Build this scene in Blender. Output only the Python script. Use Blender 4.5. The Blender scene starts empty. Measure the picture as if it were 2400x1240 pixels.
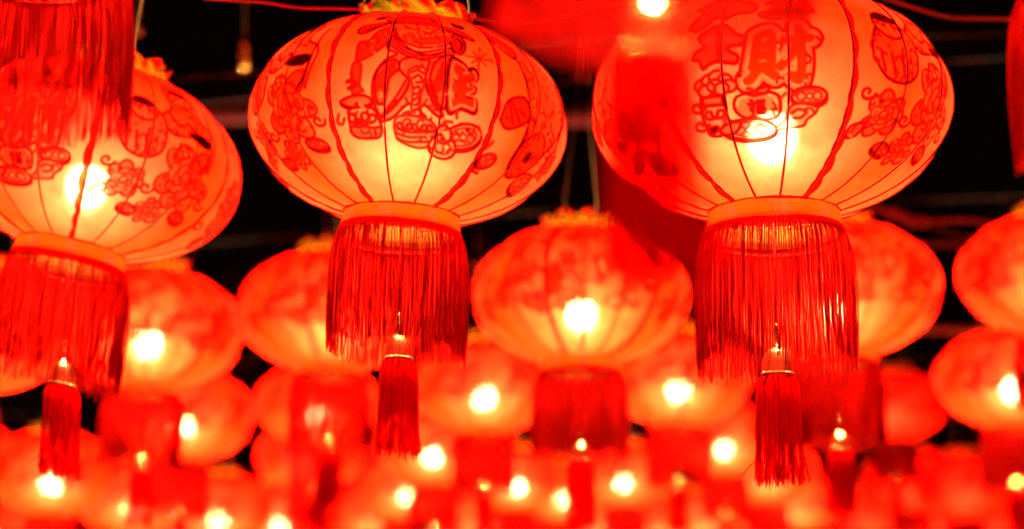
import bpy, math, random
import numpy as np
from mathutils import Vector, Matrix

random.seed(7); np.random.seed(7)
scene = bpy.context.scene
COL = scene.collection

# ------------------------------------------------------------------ camera
PITCH = math.radians(13.0)
LENS, SENSOR = 80.0, 36.0
FPX = LENS / SENSOR * 2400.0            # focal length in photo pixels
CAM = Vector((0.0, 0.0, 1.6))
cam_data = bpy.data.cameras.new('camera')
cam_data.lens = LENS; cam_data.sensor_width = SENSOR
cam_data.clip_start = 0.05; cam_data.clip_end = 400.0
cam_data.dof.use_dof = True
cam_data.dof.focus_distance = 3.13
cam_data.dof.aperture_fstop = 2.4
cam = bpy.data.objects.new('camera', cam_data)
cam.location = CAM
cam.rotation_euler = (math.pi / 2 + PITCH, 0, 0)
COL.objects.link(cam)
scene.camera = cam

# ------------------------------------------------------------------ night sky, exposure
world = bpy.data.worlds.new('World'); scene.world = world
world.use_nodes = True
bg = world.node_tree.nodes['Background']
bg.inputs['Color'].default_value = (1.0, 0.32, 0.28, 1)
bg.inputs['Strength'].default_value = 0.0007
scene.view_settings.view_transform = 'Standard'
scene.view_settings.look = 'None'
scene.view_settings.exposure = 1.5
scene.view_settings.gamma = 1.0
scene.view_settings.use_curve_mapping = False
scene.cycles.use_denoising = True
scene.cycles.max_bounces = 8
scene.cycles.diffuse_bounces = 5
scene.cycles.glossy_bounces = 3
scene.cycles.transmission_bounces = 5
scene.cycles.transparent_max_bounces = 48
scene.cycles.sample_clamp_indirect = 6.0
scene.cycles.caustics_reflective = False
scene.cycles.caustics_refractive = False

BULB_POWER = 1750.0


def at(px, py, depth):
    """world point seen at photo pixel (px,py) at a depth along the view axis"""
    cx = (px - 1200.0) / FPX * depth
    cy = (620.0 - py) / FPX * depth
    c, s = math.cos(PITCH), math.sin(PITCH)
    return CAM + Vector((cx, depth * c - cy * s, depth * s + cy * c))

# ------------------------------------------------------------------ materials


def new_mat(name):
    m = bpy.data.materials.new(name); m.use_nodes = True
    nt = m.node_tree; nt.nodes.clear()
    out = nt.nodes.new('ShaderNodeOutputMaterial')
    return m, nt, out


def N(nt, kind, **kw):
    n = nt.nodes.new(kind)
    for k, v in kw.items():
        if k in n.inputs:
            n.inputs[k].default_value = v
        else:
            setattr(n, k, v)
    return n


def mixcol(nt, fac, a, b, blend='MIX'):
    n = nt.nodes.new('ShaderNodeMix'); n.data_type = 'RGBA'; n.blend_type = blend
    n.clamp_factor = True
    for sock, v in ((n.inputs[0], fac), (n.inputs[6], a), (n.inputs[7], b)):
        if isinstance(v, bpy.types.NodeSocket):
            nt.links.new(v, sock)
        elif isinstance(v, (int, float)):
            sock.default_value = v
        else:
            sock.default_value = (*v, 1)
    return n.outputs[2]


def mixsh(nt, fac, a, b):
    n = nt.nodes.new('ShaderNodeMixShader')
    if isinstance(fac, bpy.types.NodeSocket):
        nt.links.new(fac, n.inputs[0])
    else:
        n.inputs[0].default_value = fac
    nt.links.new(a, n.inputs[1]); nt.links.new(b, n.inputs[2])
    return n.outputs[0]


def fabric_material(name, fwd_plain, dif_plain):
    m, nt, out = new_mat(name)
    L = nt.links.new
    ink = N(nt, 'ShaderNodeAttribute', attribute_name='ink').outputs['Fac']
    line = N(nt, 'ShaderNodeAttribute', attribute_name='line').outputs['Fac']
    # dense outline pigment: coverage adds up fast
    inv = N(nt, 'ShaderNodeMath', operation='SUBTRACT'); inv.inputs[0].default_value = 1.0; inv.use_clamp = True
    L(line, inv.inputs[1])
    pw = N(nt, 'ShaderNodeMath', operation='POWER'); L(inv.outputs[0], pw.inputs[0]); pw.inputs[1].default_value = 4.0
    one = N(nt, 'ShaderNodeMath', operation='SUBTRACT'); one.inputs[0].default_value = 1.0; L(pw.outputs[0], one.inputs[1])
    line = one.outputs[0]
    sheer = N(nt, 'ShaderNodeAttribute', attribute_name='sheer', attribute_type='OBJECT').outputs['Fac']
    geo = N(nt, 'ShaderNodeTexCoord').outputs['Object']
    noise = N(nt, 'ShaderNodeTexNoise', Scale=16.0, Detail=5.0, Roughness=0.6); L(geo, noise.inputs['Vector'])
    ramp = N(nt, 'ShaderNodeMapRange'); L(noise.outputs['Fac'], ramp.inputs[0])
    ramp.inputs[1].default_value = 0.3; ramp.inputs[2].default_value = 0.7
    ramp.inputs[3].default_value = 0.62; ramp.inputs[4].default_value = 1.16
    fine = N(nt, 'ShaderNodeTexNoise', Scale=420.0, Detail=2.0); L(geo, fine.inputs['Vector'])
    fr = N(nt, 'ShaderNodeMapRange'); L(fine.outputs['Fac'], fr.inputs[0])
    fr.inputs[1].default_value = 0.3; fr.inputs[2].default_value = 0.7
    fr.inputs[3].default_value = 0.86; fr.inputs[4].default_value = 1.12
    mul = N(nt, 'ShaderNodeMath', operation='MULTIPLY'); L(ramp.outputs[0], mul.inputs[0]); L(fr.outputs[0], mul.inputs[1])
    # forward scattered light keeps the bulb's cream, light scattered in the dyed threads turns red
    def filt(plain, inked):
        c = mixcol(nt, ink, plain, inked)
        c = mixcol(nt, line, c, (0.0022, 0.00001, 0.00001))
        vec = nt.nodes.new('ShaderNodeVectorMath'); vec.operation = 'SCALE'
        L(c, vec.inputs[0]); L(mul.outputs[0], vec.inputs['Scale'])
        return vec.outputs[0]
    fwd = N(nt, 'ShaderNodeBsdfRefraction', distribution='BECKMANN', Roughness=1.0, IOR=1.65)
    L(filt(fwd_plain, (0.5, 0.00035, 0.00001)), fwd.inputs['Color'])
    dif = N(nt, 'ShaderNodeBsdfTranslucent')
    L(filt(dif_plain, (0.5, 0.00030, 0.00001)), dif.inputs['Color'])
    ref = N(nt, 'ShaderNodeBsdfDiffuse')
    L(filt((0.75, 0.004, 0.001), (0.6, 0.002, 0.0003)), ref.inputs['Color'])
    thin = N(nt, 'ShaderNodeBsdfRefraction', distribution='BECKMANN', Roughness=0.6, IOR=1.06)
    L(filt((1.0, 0.75, 0.5), (0.9, 0.25, 0.06)), thin.inputs['Color'])
    s = mixsh(nt, 0.45, fwd.outputs[0], dif.outputs[0])
    s = mixsh(nt, 0.25, s, ref.outputs[0])
    s = mixsh(nt, sheer, s, thin.outputs[0])
    L(s, out.inputs['Surface'])
    return m


def thread_material(name, lo, hi, thin=0.0):
    m, nt, out = new_mat(name)
    L = nt.links.new
    geo = N(nt, 'ShaderNodeTexCoord').outputs['Object']
    noise = N(nt, 'ShaderNodeTexNoise', Scale=60.0, Detail=2.0); L(geo, noise.inputs['Vector'])
    c = mixcol(nt, noise.outputs['Fac'], (lo, 0.0006, 0.0004), (hi, 0.0013, 0.0007))
    d = N(nt, 'ShaderNodeBsdfDiffuse'); L(c, d.inputs['Color'])
    t = N(nt, 'ShaderNodeBsdfTranslucent'); L(c, t.inputs['Color'])
    s = mixsh(nt, 0.5, d.outputs[0], t.outputs[0])
    g = N(nt, 'ShaderNodeBsdfGlossy', Roughness=0.45, Color=(0.9, 0.05, 0.02, 1))
    s = mixsh(nt, 0.04, s, g.outputs[0])
    if thin:
        tp = N(nt, 'ShaderNodeBsdfTransparent', Color=(1.0, 0.05, 0.04, 1))
        s = mixsh(nt, thin, s, tp.outputs[0])
    L(s, out.inputs['Surface'])
    return m


def seam_material():
    m, nt, out = new_mat('seam_hem')
    L = nt.links.new
    geo = N(nt, 'ShaderNodeTexCoord').outputs['Object']
    noise = N(nt, 'ShaderNodeTexNoise', Scale=70.0, Detail=3.0); L(geo, noise.inputs['Vector'])
    c = mixcol(nt, noise.outputs['Fac'], (0.05, 0.004, 0.002), (0.35, 0.05, 0.015))
    t = N(nt, 'ShaderNodeBsdfTransparent'); L(c, t.inputs['Color'])
    d = N(nt, 'ShaderNodeBsdfDiffuse', Color=(0.10, 0.002, 0.001, 1))
    L(mixsh(nt, 0.25, t.outputs[0], d.outputs[0]), out.inputs['Surface'])
    return m


def band_material():
    m, nt, out = new_mat('gold_paper')
    L = nt.links.new
    line = N(nt, 'ShaderNodeAttribute', attribute_name='line').outputs['Fac']
    geo = N(nt, 'ShaderNodeTexCoord').outputs['Object']
    noise = N(nt, 'ShaderNodeTexNoise', Scale=38.0, Detail=6.0, Roughness=0.7); L(geo, noise.inputs['Vector'])
    c = mixcol(nt, noise.outputs['Fac'], (0.6, 0.0006, 0.00003), (1.0, 0.0060, 0.0002))
    c = mixcol(nt, line, c, (0.12, 0.004, 0.002))
    t = N(nt, 'ShaderNodeBsdfTranslucent'); L(c, t.inputs['Color'])
    g = N(nt, 'ShaderNodeBsdfGlossy', Roughness=0.32)
    L(mixcol(nt, line, (0.45, 0.20, 0.026), (0.01, 0.001, 0.0005)), g.inputs['Color'])
    bump = N(nt, 'ShaderNodeBump', Strength=0.5, Distance=0.002); L(noise.outputs['Fac'], bump.inputs['Height'])
    L(bump.outputs[0], g.inputs['Normal'])
    L(mixsh(nt, 0.4, t.outputs[0], g.outputs[0]), out.inputs['Surface'])
    return m


def gold_material(name, rough, bump_scale, bump_s, col=(0.95, 0.56, 0.13)):
    m, nt, out = new_mat(name)
    L = nt.links.new
    p = N(nt, 'ShaderNodeBsdfPrincipled', Metallic=1.0)
    geo = N(nt, 'ShaderNodeTexCoord').outputs['Object']
    noise = N(nt, 'ShaderNodeTexNoise', Scale=bump_scale, Detail=3.0); L(geo, noise.inputs['Vector'])
    L(mixcol(nt, noise.outputs['Fac'], [x * 0.7 for x in col], col), p.inputs['Base Color'])
    r = N(nt, 'ShaderNodeMapRange'); L(noise.outputs['Fac'], r.inputs[0])
    r.inputs[3].default_value = rough * 0.6; r.inputs[4].default_value = rough * 1.4
    L(r.outputs[0], p.inputs['Roughness'])
    b = N(nt, 'ShaderNodeBump', Strength=bump_s, Distance=0.003); L(noise.outputs['Fac'], b.inputs['Height'])
    L(b.outputs[0], p.inputs['Normal'])
    L(p.outputs[0], out.inputs['Surface'])
    return m


def plain_material(name, col, rough=0.6, metallic=0.0):
    m, nt, out = new_mat(name)
    p = N(nt, 'ShaderNodeBsdfPrincipled', Metallic=metallic, Roughness=rough)
    geo = N(nt, 'ShaderNodeTexCoord').outputs['Object']
    noise = N(nt, 'ShaderNodeTexNoise', Scale=30.0, Detail=4.0); nt.links.new(geo, noise.inputs['Vector'])
    nt.links.new(mixcol(nt, noise.outputs['Fac'], [x * 0.6 for x in col], [min(1, x * 1.3) for x in col]), p.inputs['Base Color'])
    nt.links.new(p.outputs[0], out.inputs['Surface'])
    return m


def bulb_material(name, power):
    m, nt, out = new_mat(name)
    e = N(nt, 'ShaderNodeEmission', Color=(1.0, 0.70, 0.36, 1), Strength=power)
    nt.links.new(e.outputs[0], out.inputs['Surface'])
    m.cycles.emission_sampling = 'FRONT'
    return m


M_SILK = fabric_material('peach_red_silk', (1.0, 0.0038, 0.0018), (1.0, 0.0047, 0.00006))
M_SILK_ORANGE = fabric_material('orange_red_silk', (1.0, 0.0046, 0.0015), (1.0, 0.0060, 0.00002))
M_THREAD = thread_material('toned_down_red_thread', 0.14, 0.36)  # thread red darkened to offset the direct bulb light on the fringe
M_STRAND = thread_material('lifted_red_silk_strand', 0.9, 0.99, 0.43)  # same red brightened and thinned to make up for shade under the cap
M_SEAM = seam_material()
M_BAND = band_material()
M_GOLD = gold_material('polished_brass', 0.2, 45.0, 0.12, (1.0, 0.72, 0.22))
M_FOIL = gold_material('crinkled_gold_foil', 0.26, 70.0, 0.9, (0.95, 0.62, 0.16))
_nt = M_FOIL.node_tree
_tr = N(_nt, 'ShaderNodeBsdfTranslucent', Color=(0.11, 0.055, 0.0012, 1))
_out = [n for n in _nt.nodes if n.type == 'OUTPUT_MATERIAL'][0]
_pr = [n for n in _nt.nodes if n.type == 'BSDF_PRINCIPLED'][0]
_nt.links.new(mixsh(_nt, 0.27, _pr.outputs[0], _tr.outputs[0]), _out.inputs['Surface'])
M_RIB = plain_material('dark_rib_wire', (0.003, 0.0001, 0.0001), 0.6)
M_WIRE = plain_material('hanger_wire', (0.22, 0.18, 0.07), 0.45, 0.6)
M_CORD = plain_material('red_cord', (0.22, 0.004, 0.004), 0.7)
M_SOCKET = plain_material('socket_plastic', (0.35, 0.3, 0.25), 0.5)
M_BULB = bulb_material('bulb_glow', BULB_POWER)
M_BULB_SOFT = bulb_material('bulb_glow_soft', BULB_POWER * 0.85)
M_ROPE = plain_material('dark_rope', (0.018, 0.008, 0.004), 0.9)
M_BEAM = plain_material('red_painted_beam', (0.12, 0.003, 0.003), 0.7)

# ------------------------------------------------------------------ mesh helpers


def mesh_from(name, verts, faces, mat, smooth=True):
    me = bpy.data.meshes.new(name)
    me.from_pydata([tuple(v) for v in verts], [], [tuple(f) for f in faces])
    me.materials.append(mat)
    if smooth:
        me.polygons.foreach_set('use_smooth', [True] * len(me.polygons))
    me.update()
    return me


def grid_mesh(name, P, mat, closed=False):
    """P: (rows, cols, 3) numpy grid"""
    nv, nu, _ = P.shape
    idx = np.arange(nv * nu).reshape(nv, nu)
    if closed:
        right = np.roll(idx, -1, axis=1)
        a, b, c, d = idx[:-1], right[:-1], right[1:], idx[1:]
    else:
        a, b, c, d = idx[:-1, :-1], idx[:-1, 1:], idx[1:, 1:], idx[1:, :-1]
    quads = np.stack([a, d, c, b], axis=-1).reshape(-1, 4)
    me = bpy.data.meshes.new(name)
    me.vertices.add(nv * nu)
    me.vertices.foreach_set('co', P.reshape(-1).astype(np.float32))
    n = len(quads)
    me.loops.add(n * 4); me.polygons.add(n)
    me.loops.foreach_set('vertex_index', quads.reshape(-1).astype(np.int32))
    me.polygons.foreach_set('loop_start', np.arange(0, n * 4, 4, dtype=np.int32))
    me.polygons.foreach_set('use_smooth', np.ones(n, dtype=bool))
    me.materials.append(mat)
    me.update(calc_edges=True)
    me.validate()
    return me


def set_attr(me, name, values):
    at_ = me.attributes.new(name, 'FLOAT', 'POINT')
    at_.data.foreach_set('value', np.asarray(values, dtype=np.float32).reshape(-1))


class MB:
    def __init__(self): self.v = []; self.f = []
    def tube(self, pts, rad, sides=4, caps=True):
        pts = [Vector(p) for p in pts]
        rads = rad if isinstance(rad, (list, tuple)) else [rad] * len(pts)
        base = len(self.v)
        up = Vector((0, 0, 1))
        for i, p in enumerate(pts):
            t = (pts[min(i + 1, len(pts) - 1)] - pts[max(i - 1, 0)]).normalized()
            ref = Vector((1, 0, 0)) if abs(t.z) > 0.8 else up
            n = t.cross(ref).normalized(); b = t.cross(n)
            for k in range(sides):
                a = 2 * math.pi * k / sides
                self.v.append(p + (n * math.cos(a) + b * math.sin(a)) * rads[i])
        for i in range(len(pts) - 1):
            for k in range(sides):
                k2 = (k + 1) % sides
                self.f.append((base + i * sides + k, base + i * sides + k2,
                               base + (i + 1) * sides + k2, base + (i + 1) * sides + k))
        if caps:
            self.f.append(tuple(base + k for k in reversed(range(sides))))
            e = base + (len(pts) - 1) * sides
            self.f.append(tuple(e + k for k in range(sides)))
    def lathe(self, prof, seg=24):
        base = len(self.v)
        for r, z in prof:
            for k in range(seg):
                a = 2 * math.pi * k / seg
                self.v.append(Vector((r * math.sin(a), -r * math.cos(a), z)))
        for i in range(len(prof) - 1):
            for k in range(seg):
                k2 = (k + 1) % seg
                self.f.append((base + i * seg + k, base + i * seg + k2,
                               base + (i + 1) * seg + k2, base + (i + 1) * seg + k))
    def build(self, name, mat, smooth=True):
        return mesh_from(name, self.v, self.f, mat, smooth)


# ------------------------------------------------------------------ lantern surface
A, B = 0.25, 0.1625
PHI0 = math.acos(0.36)
_ph = np.linspace(PHI0, -PHI0, 2001)
_arc = np.concatenate([[0], np.cumsum(np.hypot(np.diff(A * np.cos(_ph)), np.diff(B * np.sin(_ph))))])
ARC = _arc[-1]
UNIT = 0.131


def surf(theta, v):
    """theta (rad) and v 0..1 (top to bottom) -> r, z"""
    ph = np.interp(np.asarray(v) * ARC, _arc, _ph)
    d = (np.asarray(theta) + math.radians(10)) % math.radians(20) - math.radians(10)
    # the ribs lie at odd multiples of ten degrees: the silk is taut (a chord) between them
    flat = math.cos(math.radians(10)) / np.cos(d)
    k = 0.85 * np.cos(ph) ** 0.5
    r = A * np.cos(ph) * (1 - k + k * flat / 1.0)
    return r, B * np.sin(ph)


def yphoto(kind):
    """photo row on a front panel -> art coordinate Y (units of UNIT, 0 at the equator)"""
    ph = np.linspace(PHI0, -PHI0, 801)
    arc = np.interp(-ph, -_ph, _arc) - ARC / 2
    if kind == 3:
        y = 250 - 1712 * B * np.sin(ph) - 115 * np.cos(ph)
    else:
        y = 290 - 1514 * B * np.sin(ph) - 102 * np.cos(ph)
    o = np.argsort(y)
    return y[o], (arc / UNIT)[o]


Y3, Y2 = yphoto(3), yphoto(2)


def P3(pts):
    return [((x - 1768) / 232.0, float(np.interp(y, *Y3))) for x, y in pts]


def P2(pts):
    return [((x - 968) / 205.0, float(np.interp(y, *Y2))) for x, y in pts]


def Z2(pts):   # coordinates read in an enlargement of the robed figure lantern
    return P2([(560 + x / 2.214, y / 2.214) for x, y in pts])


def Z3(pts):
    return P3([(1360 + x / 2.214, y / 2.214) for x, y in pts])


def smooth_curve(pts, closed=False, n=6):
    p = np.array(pts, float)
    if len(p) < 3: return p
    m = len(p); out = []
    rng = range(m if closed else m - 1)
    for i in rng:
        if closed:
            p0, p1, p2, p3 = p[(i - 1) % m], p[i], p[(i + 1) % m], p[(i + 2) % m]
        else:
            p0, p1, p2, p3 = p[max(i - 1, 0)], p[i], p[i + 1], p[min(i + 2, m - 1)]
        for t in np.linspace(0, 1, n, endpoint=False):
            out.append(0.5 * (2 * p1 + (p2 - p0) * t + (2 * p0 - 5 * p1 + 4 * p2 - p3) * t ** 2
                              + (3 * p1 - p0 - 3 * p2 + p3) * t ** 3))
    if not closed: out.append(p[-1])
    return np.array(out)


def circle(cx, cy, rx, ry=None, rot=0, n=20):
    ry = rx if ry is None else ry
    c, s = math.cos(rot), math.sin(rot)
    return [(cx + rx * math.cos(t) * c - ry * math.sin(t) * s, cy + rx * math.cos(t) * s + ry * math.sin(t) * c)
            for t in np.linspace(0, 2 * math.pi, n, endpoint=False)]


AAW = 0.010


class Art:
    """print on one silk panel, evaluated at the panel's vertices"""
    def __init__(self, X, Y):
        self.X, self.Y = X, Y
        self.ink = np.zeros_like(X); self.line = np.zeros_like(X)
    def dist(self, pts, closed=False):
        p = np.asarray(pts, float)
        if closed: p = np.vstack([p, p[:1]])
        lo, hi = p.min(0) - 0.25, p.max(0) + 0.25
        d = np.full(self.X.shape, 9.0)
        sel = (self.X > lo[0]) & (self.X < hi[0]) & (self.Y > lo[1]) & (self.Y < hi[1])
        if not sel.any(): return d
        x, y = self.X[sel], self.Y[sel]
        best = np.full(x.shape, 9.0)
        for a, b in zip(p[:-1], p[1:]):
            ab = b - a; l2 = max(ab @ ab, 1e-9)
            t = np.clip(((x - a[0]) * ab[0] + (y - a[1]) * ab[1]) / l2, 0, 1)
            best = np.minimum(best, np.hypot(x - a[0] - t * ab[0], y - a[1] - t * ab[1]))
        d[sel] = best
        return d
    def inside(self, pts):
        p = np.asarray(pts, float); x, y = self.X, self.Y
        ins = np.zeros(x.shape, bool); q = np.roll(p, 1, axis=0)
        for (x1, y1), (x2, y2) in zip(p, q):
            if y1 == y2: continue
            ins ^= ((y1 > y) != (y2 > y)) & (x < (x2 - x1) * (y - y1) / (y2 - y1) + x1)
        return ins
    @staticmethod
    def cov(d): return np.clip(0.5 - d / (2 * AAW), 0, 1)
    def put(self, cov, ink=None, line=None):
        if ink is not None: self.ink = self.ink * (1 - cov) + ink * cov
        if line is not None: self.line = self.line * (1 - cov) + line * cov
    def stroke(self, pts, w=0.014, line=0.85, ink=None, curve=True, closed=False):
        p = smooth_curve(pts, closed) if curve else np.array(pts, float)
        self.put(self.cov(self.dist(p, closed) - w), ink, line)
    def fill(self, pts, ink=0.8, line=None, edge=0.8, w=0.013, curve=True):
        p = smooth_curve(pts, True) if curve else np.array(pts, float)
        d = self.dist(p, True)
        sd = np.where(self.inside(p), -d, d)
        self.put(self.cov(sd), ink, 0.0 if line is None else line)
        if edge: self.put(self.cov(np.abs(sd) - w), ink, edge)
    def glyph(self, strokes, w, ink=0.95, halo=0.035, edge=0.75, curve=True):
        """plump brush character: dark rim, pale line inside it, red body"""
        d = np.full(self.X.shape, 9.0)
        for s in strokes:
            d = np.minimum(d, self.dist(smooth_curve(s) if curve and len(s) > 2 else s))
        self.put(self.cov(d - w - halo * 1.6), 0.6, 0.0)
        self.put(self.cov(np.abs(d - w - halo * 1.7) - 0.012), 0.9, edge)
        self.put(self.cov(d - w), ink, 0.0)
        self.put(self.cov(np.abs(d - w) - 0.010), 0.15, 0.0)
    def coin(self, cx, cy, r, sq=0.6, rot=0.2):
        self.fill(circle(cx, cy + 0.03, r, r * sq, rot), 0.85)
        self.fill(circle(cx, cy, r, r * sq, rot), 0.55)
        self.stroke(circle(cx, cy, r * 0.7, r * sq * 0.7, rot), 0.008, 0.6, closed=True)
        self.fill([(cx - r * .22, cy), (cx, cy - r * .2), (cx + r * .22, cy), (cx, cy + r * .2)], 0.1, edge=0.7, w=0.008, curve=False)
        for a in (0.8, 2.3, 3.9, 5.4):
            self.stroke([(cx + r * .35 * math.cos(a), cy + r * sq * .35 * math.sin(a)),
                         (cx + r * .6 * math.cos(a), cy + r * sq * .6 * math.sin(a))], 0.012, 0.5, curve=False)
    def spark(self, cx, cy, r, n=8, ink=0.9):
        for k in range(n):
            a = 2 * math.pi * k / n
            rr = r * (1.0 if k % 2 == 0 else 0.7)
            self.stroke([(cx, cy), (cx + rr * math.cos(a), cy + rr * math.sin(a))], 0.012, 0.25, ink, curve=False)
    def peony(self, cx, cy, R, seed=1):
        rng = random.Random(seed)
        for k in range(7):
            a = 2 * math.pi * k / 7 + rng.uniform(-.2, .2)
            self.fill(circle(cx + R * .82 * math.cos(a), cy + R * .9 * math.sin(a), R * rng.uniform(.36, .5), R * rng.uniform(.3, .42), a), rng.uniform(.55, .8), edge=.55)
        for ring, cnt, sz in ((.55, 7, .34), (.3, 5, .28), (.08, 3, .22)):
            for k in range(cnt):
                a = 2 * math.pi * k / cnt + rng.uniform(-.3, .3) + ring
                self.fill(circle(cx + R * ring * math.cos(a), cy + R * ring * math.sin(a), R * sz, R * sz * .75, a + 1.2), rng.uniform(.35, .75), edge=.45, w=.010)
    def cloud(self, cx, cy, r, seed=0, flip=1):
        pts = []
        for t in np.linspace(0, 2.1 * math.pi, 16):
            rr = r * (1 - t / (2.6 * math.pi))
            pts.append((cx + flip * rr * math.cos(t), cy + rr * .8 * math.sin(t)))
        self.stroke(pts, 0.014, .6, .8)
    def bumpy(self, cx, cy, rx, ry, n, seed, ink=.85, depth=.18, **kw):
        rng = random.Random(seed)
        pts = []
        for k in range(n * 2):
            a = math.pi * k / n
            s = 1 + (depth if k % 2 == 0 else -depth) * rng.uniform(.6, 1.3)
            pts.append((cx + rx * s * math.cos(a), cy + ry * s * math.sin(a)))
        self.fill(pts, ink, **kw)
    def ornament(self, seed, n=90, box=(-.9, .9, -1.0, .95)):
        """small curls, dots and pale highlights worked into the printed shapes"""
        rng = random.Random(seed)
        for _ in range(n * 4):
            x, y = rng.uniform(box[0], box[1]), rng.uniform(box[2], box[3])
            j = np.argmin((self.X - x) ** 2 + (self.Y - y) ** 2)
            if not (.3 < self.ink.flat[j] < .98) or self.line.flat[j] > .2: continue
            n -= 1
            if n < 0: break
            a = rng.uniform(0, 6.28); r = rng.uniform(.025, .06); q = rng.random()
            if q < .55:
                self.stroke([(x + r * math.cos(a + t), y + r * math.sin(a + t)) for t in (0, .8, 1.6, 2.6)], .010, .55, .85)
            elif q < .8:
                self.stroke([(x + r * math.cos(a + t), y + r * math.sin(a + t)) for t in (0, .7, 1.5)], .010, 0, .08)
            else:
                self.put(self.cov(np.hypot(self.X - x, self.Y - y) - rng.uniform(.012, .024)), .9, rng.choice((.3, .8)))
    def wash(self):
        """red dye that has run in from the top of the gore and along the hems"""
        X, Y = self.X, self.Y
        n = np.sin(X * 7 + 1.3) * .06 + np.sin(X * 17 + Y * 5) * .03
        top = np.clip((-0.62 + n - Y) / 0.55, 0, 1)
        top = top * top * (3 - 2 * top)
        self.ink = np.maximum(self.ink, top * 0.9)


def art_wealth(a):
    """big fortune character over a flower vase, an apple, coins and an ingot"""
    G = lambda pts: P3(pts)
    # characters of the left hand column and the head of the central column
    a.fill(Z3([(590, 100), (640, 60), (600, 40), (690, 10), (740, -40), (800, 10), (900, 45), (900, 80), (810, 90), (760, 110), (700, 100), (660, 130), (600, 155), (560, 135)]), .8)
    a.fill(Z3([(590, 265), (640, 240), (610, 195), (650, 165), (720, 145), (770, 155), (800, 190), (855, 215), (850, 250), (790, 255), (765, 275), (815, 310), (805, 345), (750, 340), (720, 330), (670, 335), (630, 355), (610, 310), (575, 300)]), .85)
    a.stroke(Z3([(640, 215), (720, 205), (790, 225)]), .03, .1, .5); a.stroke(Z3([(710, 170), (715, 320)]), .02, .5, .7)
    a.fill(Z3([(925, 100), (985, 80), (1000, 50), (960, 40), (1030, 20), (1080, -30), (1140, 20), (1180, 60), (1200, 85), (1150, 100), (1130, 130), (1060, 125), (990, 130)]), .9)
    a.stroke(Z3([(1000, 95), (1080, 85), (1150, 90)]), .05, .8, .9); a.stroke(Z3([(1085, 0), (1075, 110)]), .03, .7, .9)
    # the shell half
    s1 = [[(920, 215), (905, 300), (893, 372)], [(925, 215), (975, 200), (990, 240), (982, 370)], [(925, 265), (980, 258)], [(918, 315), (982, 308)],
          [(890, 372), (985, 372)], [(915, 385), (880, 430), (862, 440)], [(955, 385), (1000, 420)]]
    # the talent half
    s2 = [[(1050, 245), (1110, 235), (1185, 225)], [(1125, 175), (1135, 250), (1140, 360), (1120, 440), (1090, 425)], [(1120, 260), (1085, 320), (1030, 375)]]
    a.glyph([Z3(s) for s in s1 + s2], 0.062, 1.0)
    # vase with plum flowers
    a.fill(Z3([(615, 490), (640, 480), (720, 490), (735, 540), (745, 620), (775, 650), (720, 700), (650, 695), (630, 650), (612, 580)]), .5)
    a.fill(Z3([(620, 500), (725, 505), (728, 550), (620, 545)]), .8, curve=False)
    for cx, cy in ((620, 440), (660, 420), (700, 405), (745, 430), (765, 460), (640, 470), (690, 450), (725, 470)):
        a.fill(circle(*Z3([(cx, cy)])[0], .075, .06), .5, w=.010)
    a.stroke(Z3([(685, 500), (690, 455), (665, 425)]), .014, .6); a.cloud(*Z3([(655, 590)])[0], .08); a.cloud(*Z3([(705, 590)])[0], .08, flip=-1)
    a.fill(Z3([(650, 660), (690, 655), (680, 680), (655, 685)]), .9, line=.9)
    # apple marked with luck
    a.fill(Z3([(785, 560), (800, 520), (850, 505), (895, 515), (950, 500), (1010, 520), (1020, 575), (1000, 625), (930, 640), (850, 630), (800, 600)]), .75)
    a.stroke(Z3([(800, 560), (812, 528), (850, 518)]), .012, 0, .1); a.stroke(Z3([(1000, 560), (985, 525), (950, 513)]), .012, 0, .1)
    a.fill(Z3([(890, 505), (920, 480), (970, 475), (950, 505)]), .8); a.stroke(Z3([(895, 510), (880, 485), (860, 480)]), .018, .5, .8)
    for s in ([(872, 540), (882, 550)], [(862, 562), (890, 558), (868, 585)], [(880, 572), (880, 605)], [(902, 545), (938, 543)], [(906, 556), (934, 556), (932, 570), (906, 570)],
              [(904, 580), (938, 580), (936, 605), (904, 605), (904, 580)], [(920, 580), (920, 605)], [(904, 592), (938, 592)]):
        a.stroke(Z3(s), .013, .75, 1.0, curve=False)
    a.coin(*Z3([(858, 685)])[0], .26, .45, .05); a.coin(*Z3([(1170, 522)])[0], .18, .5, -.15)
    a.fill(Z3([(700, 680), (740, 650), (810, 645), (790, 690), (740, 705)]), .85)
    a.stroke(Z3([(830, 640), (880, 620), (940, 640), (1000, 630)]), .014, .6)
    a.fill(Z3([(985, 690), (1040, 640), (1070, 580), (1130, 560), (1205, 575), (1195, 605), (1150, 640), (1130, 670), (1060, 685)]), .55, edge=.6)
    a.stroke(Z3([(1075, 610), (1110, 590), (1150, 600), (1120, 630), (1085, 635)]), .014, .6)
    a.stroke(Z3([(1030, 530), (1060, 510), (1100, 520), (1110, 505)]), .016, .5)
    for p in ((590, 545), (600, 640)): a.cloud(*Z3([p])[0], .09)
    a.ornament(50, 40)
    a.wash()


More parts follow.
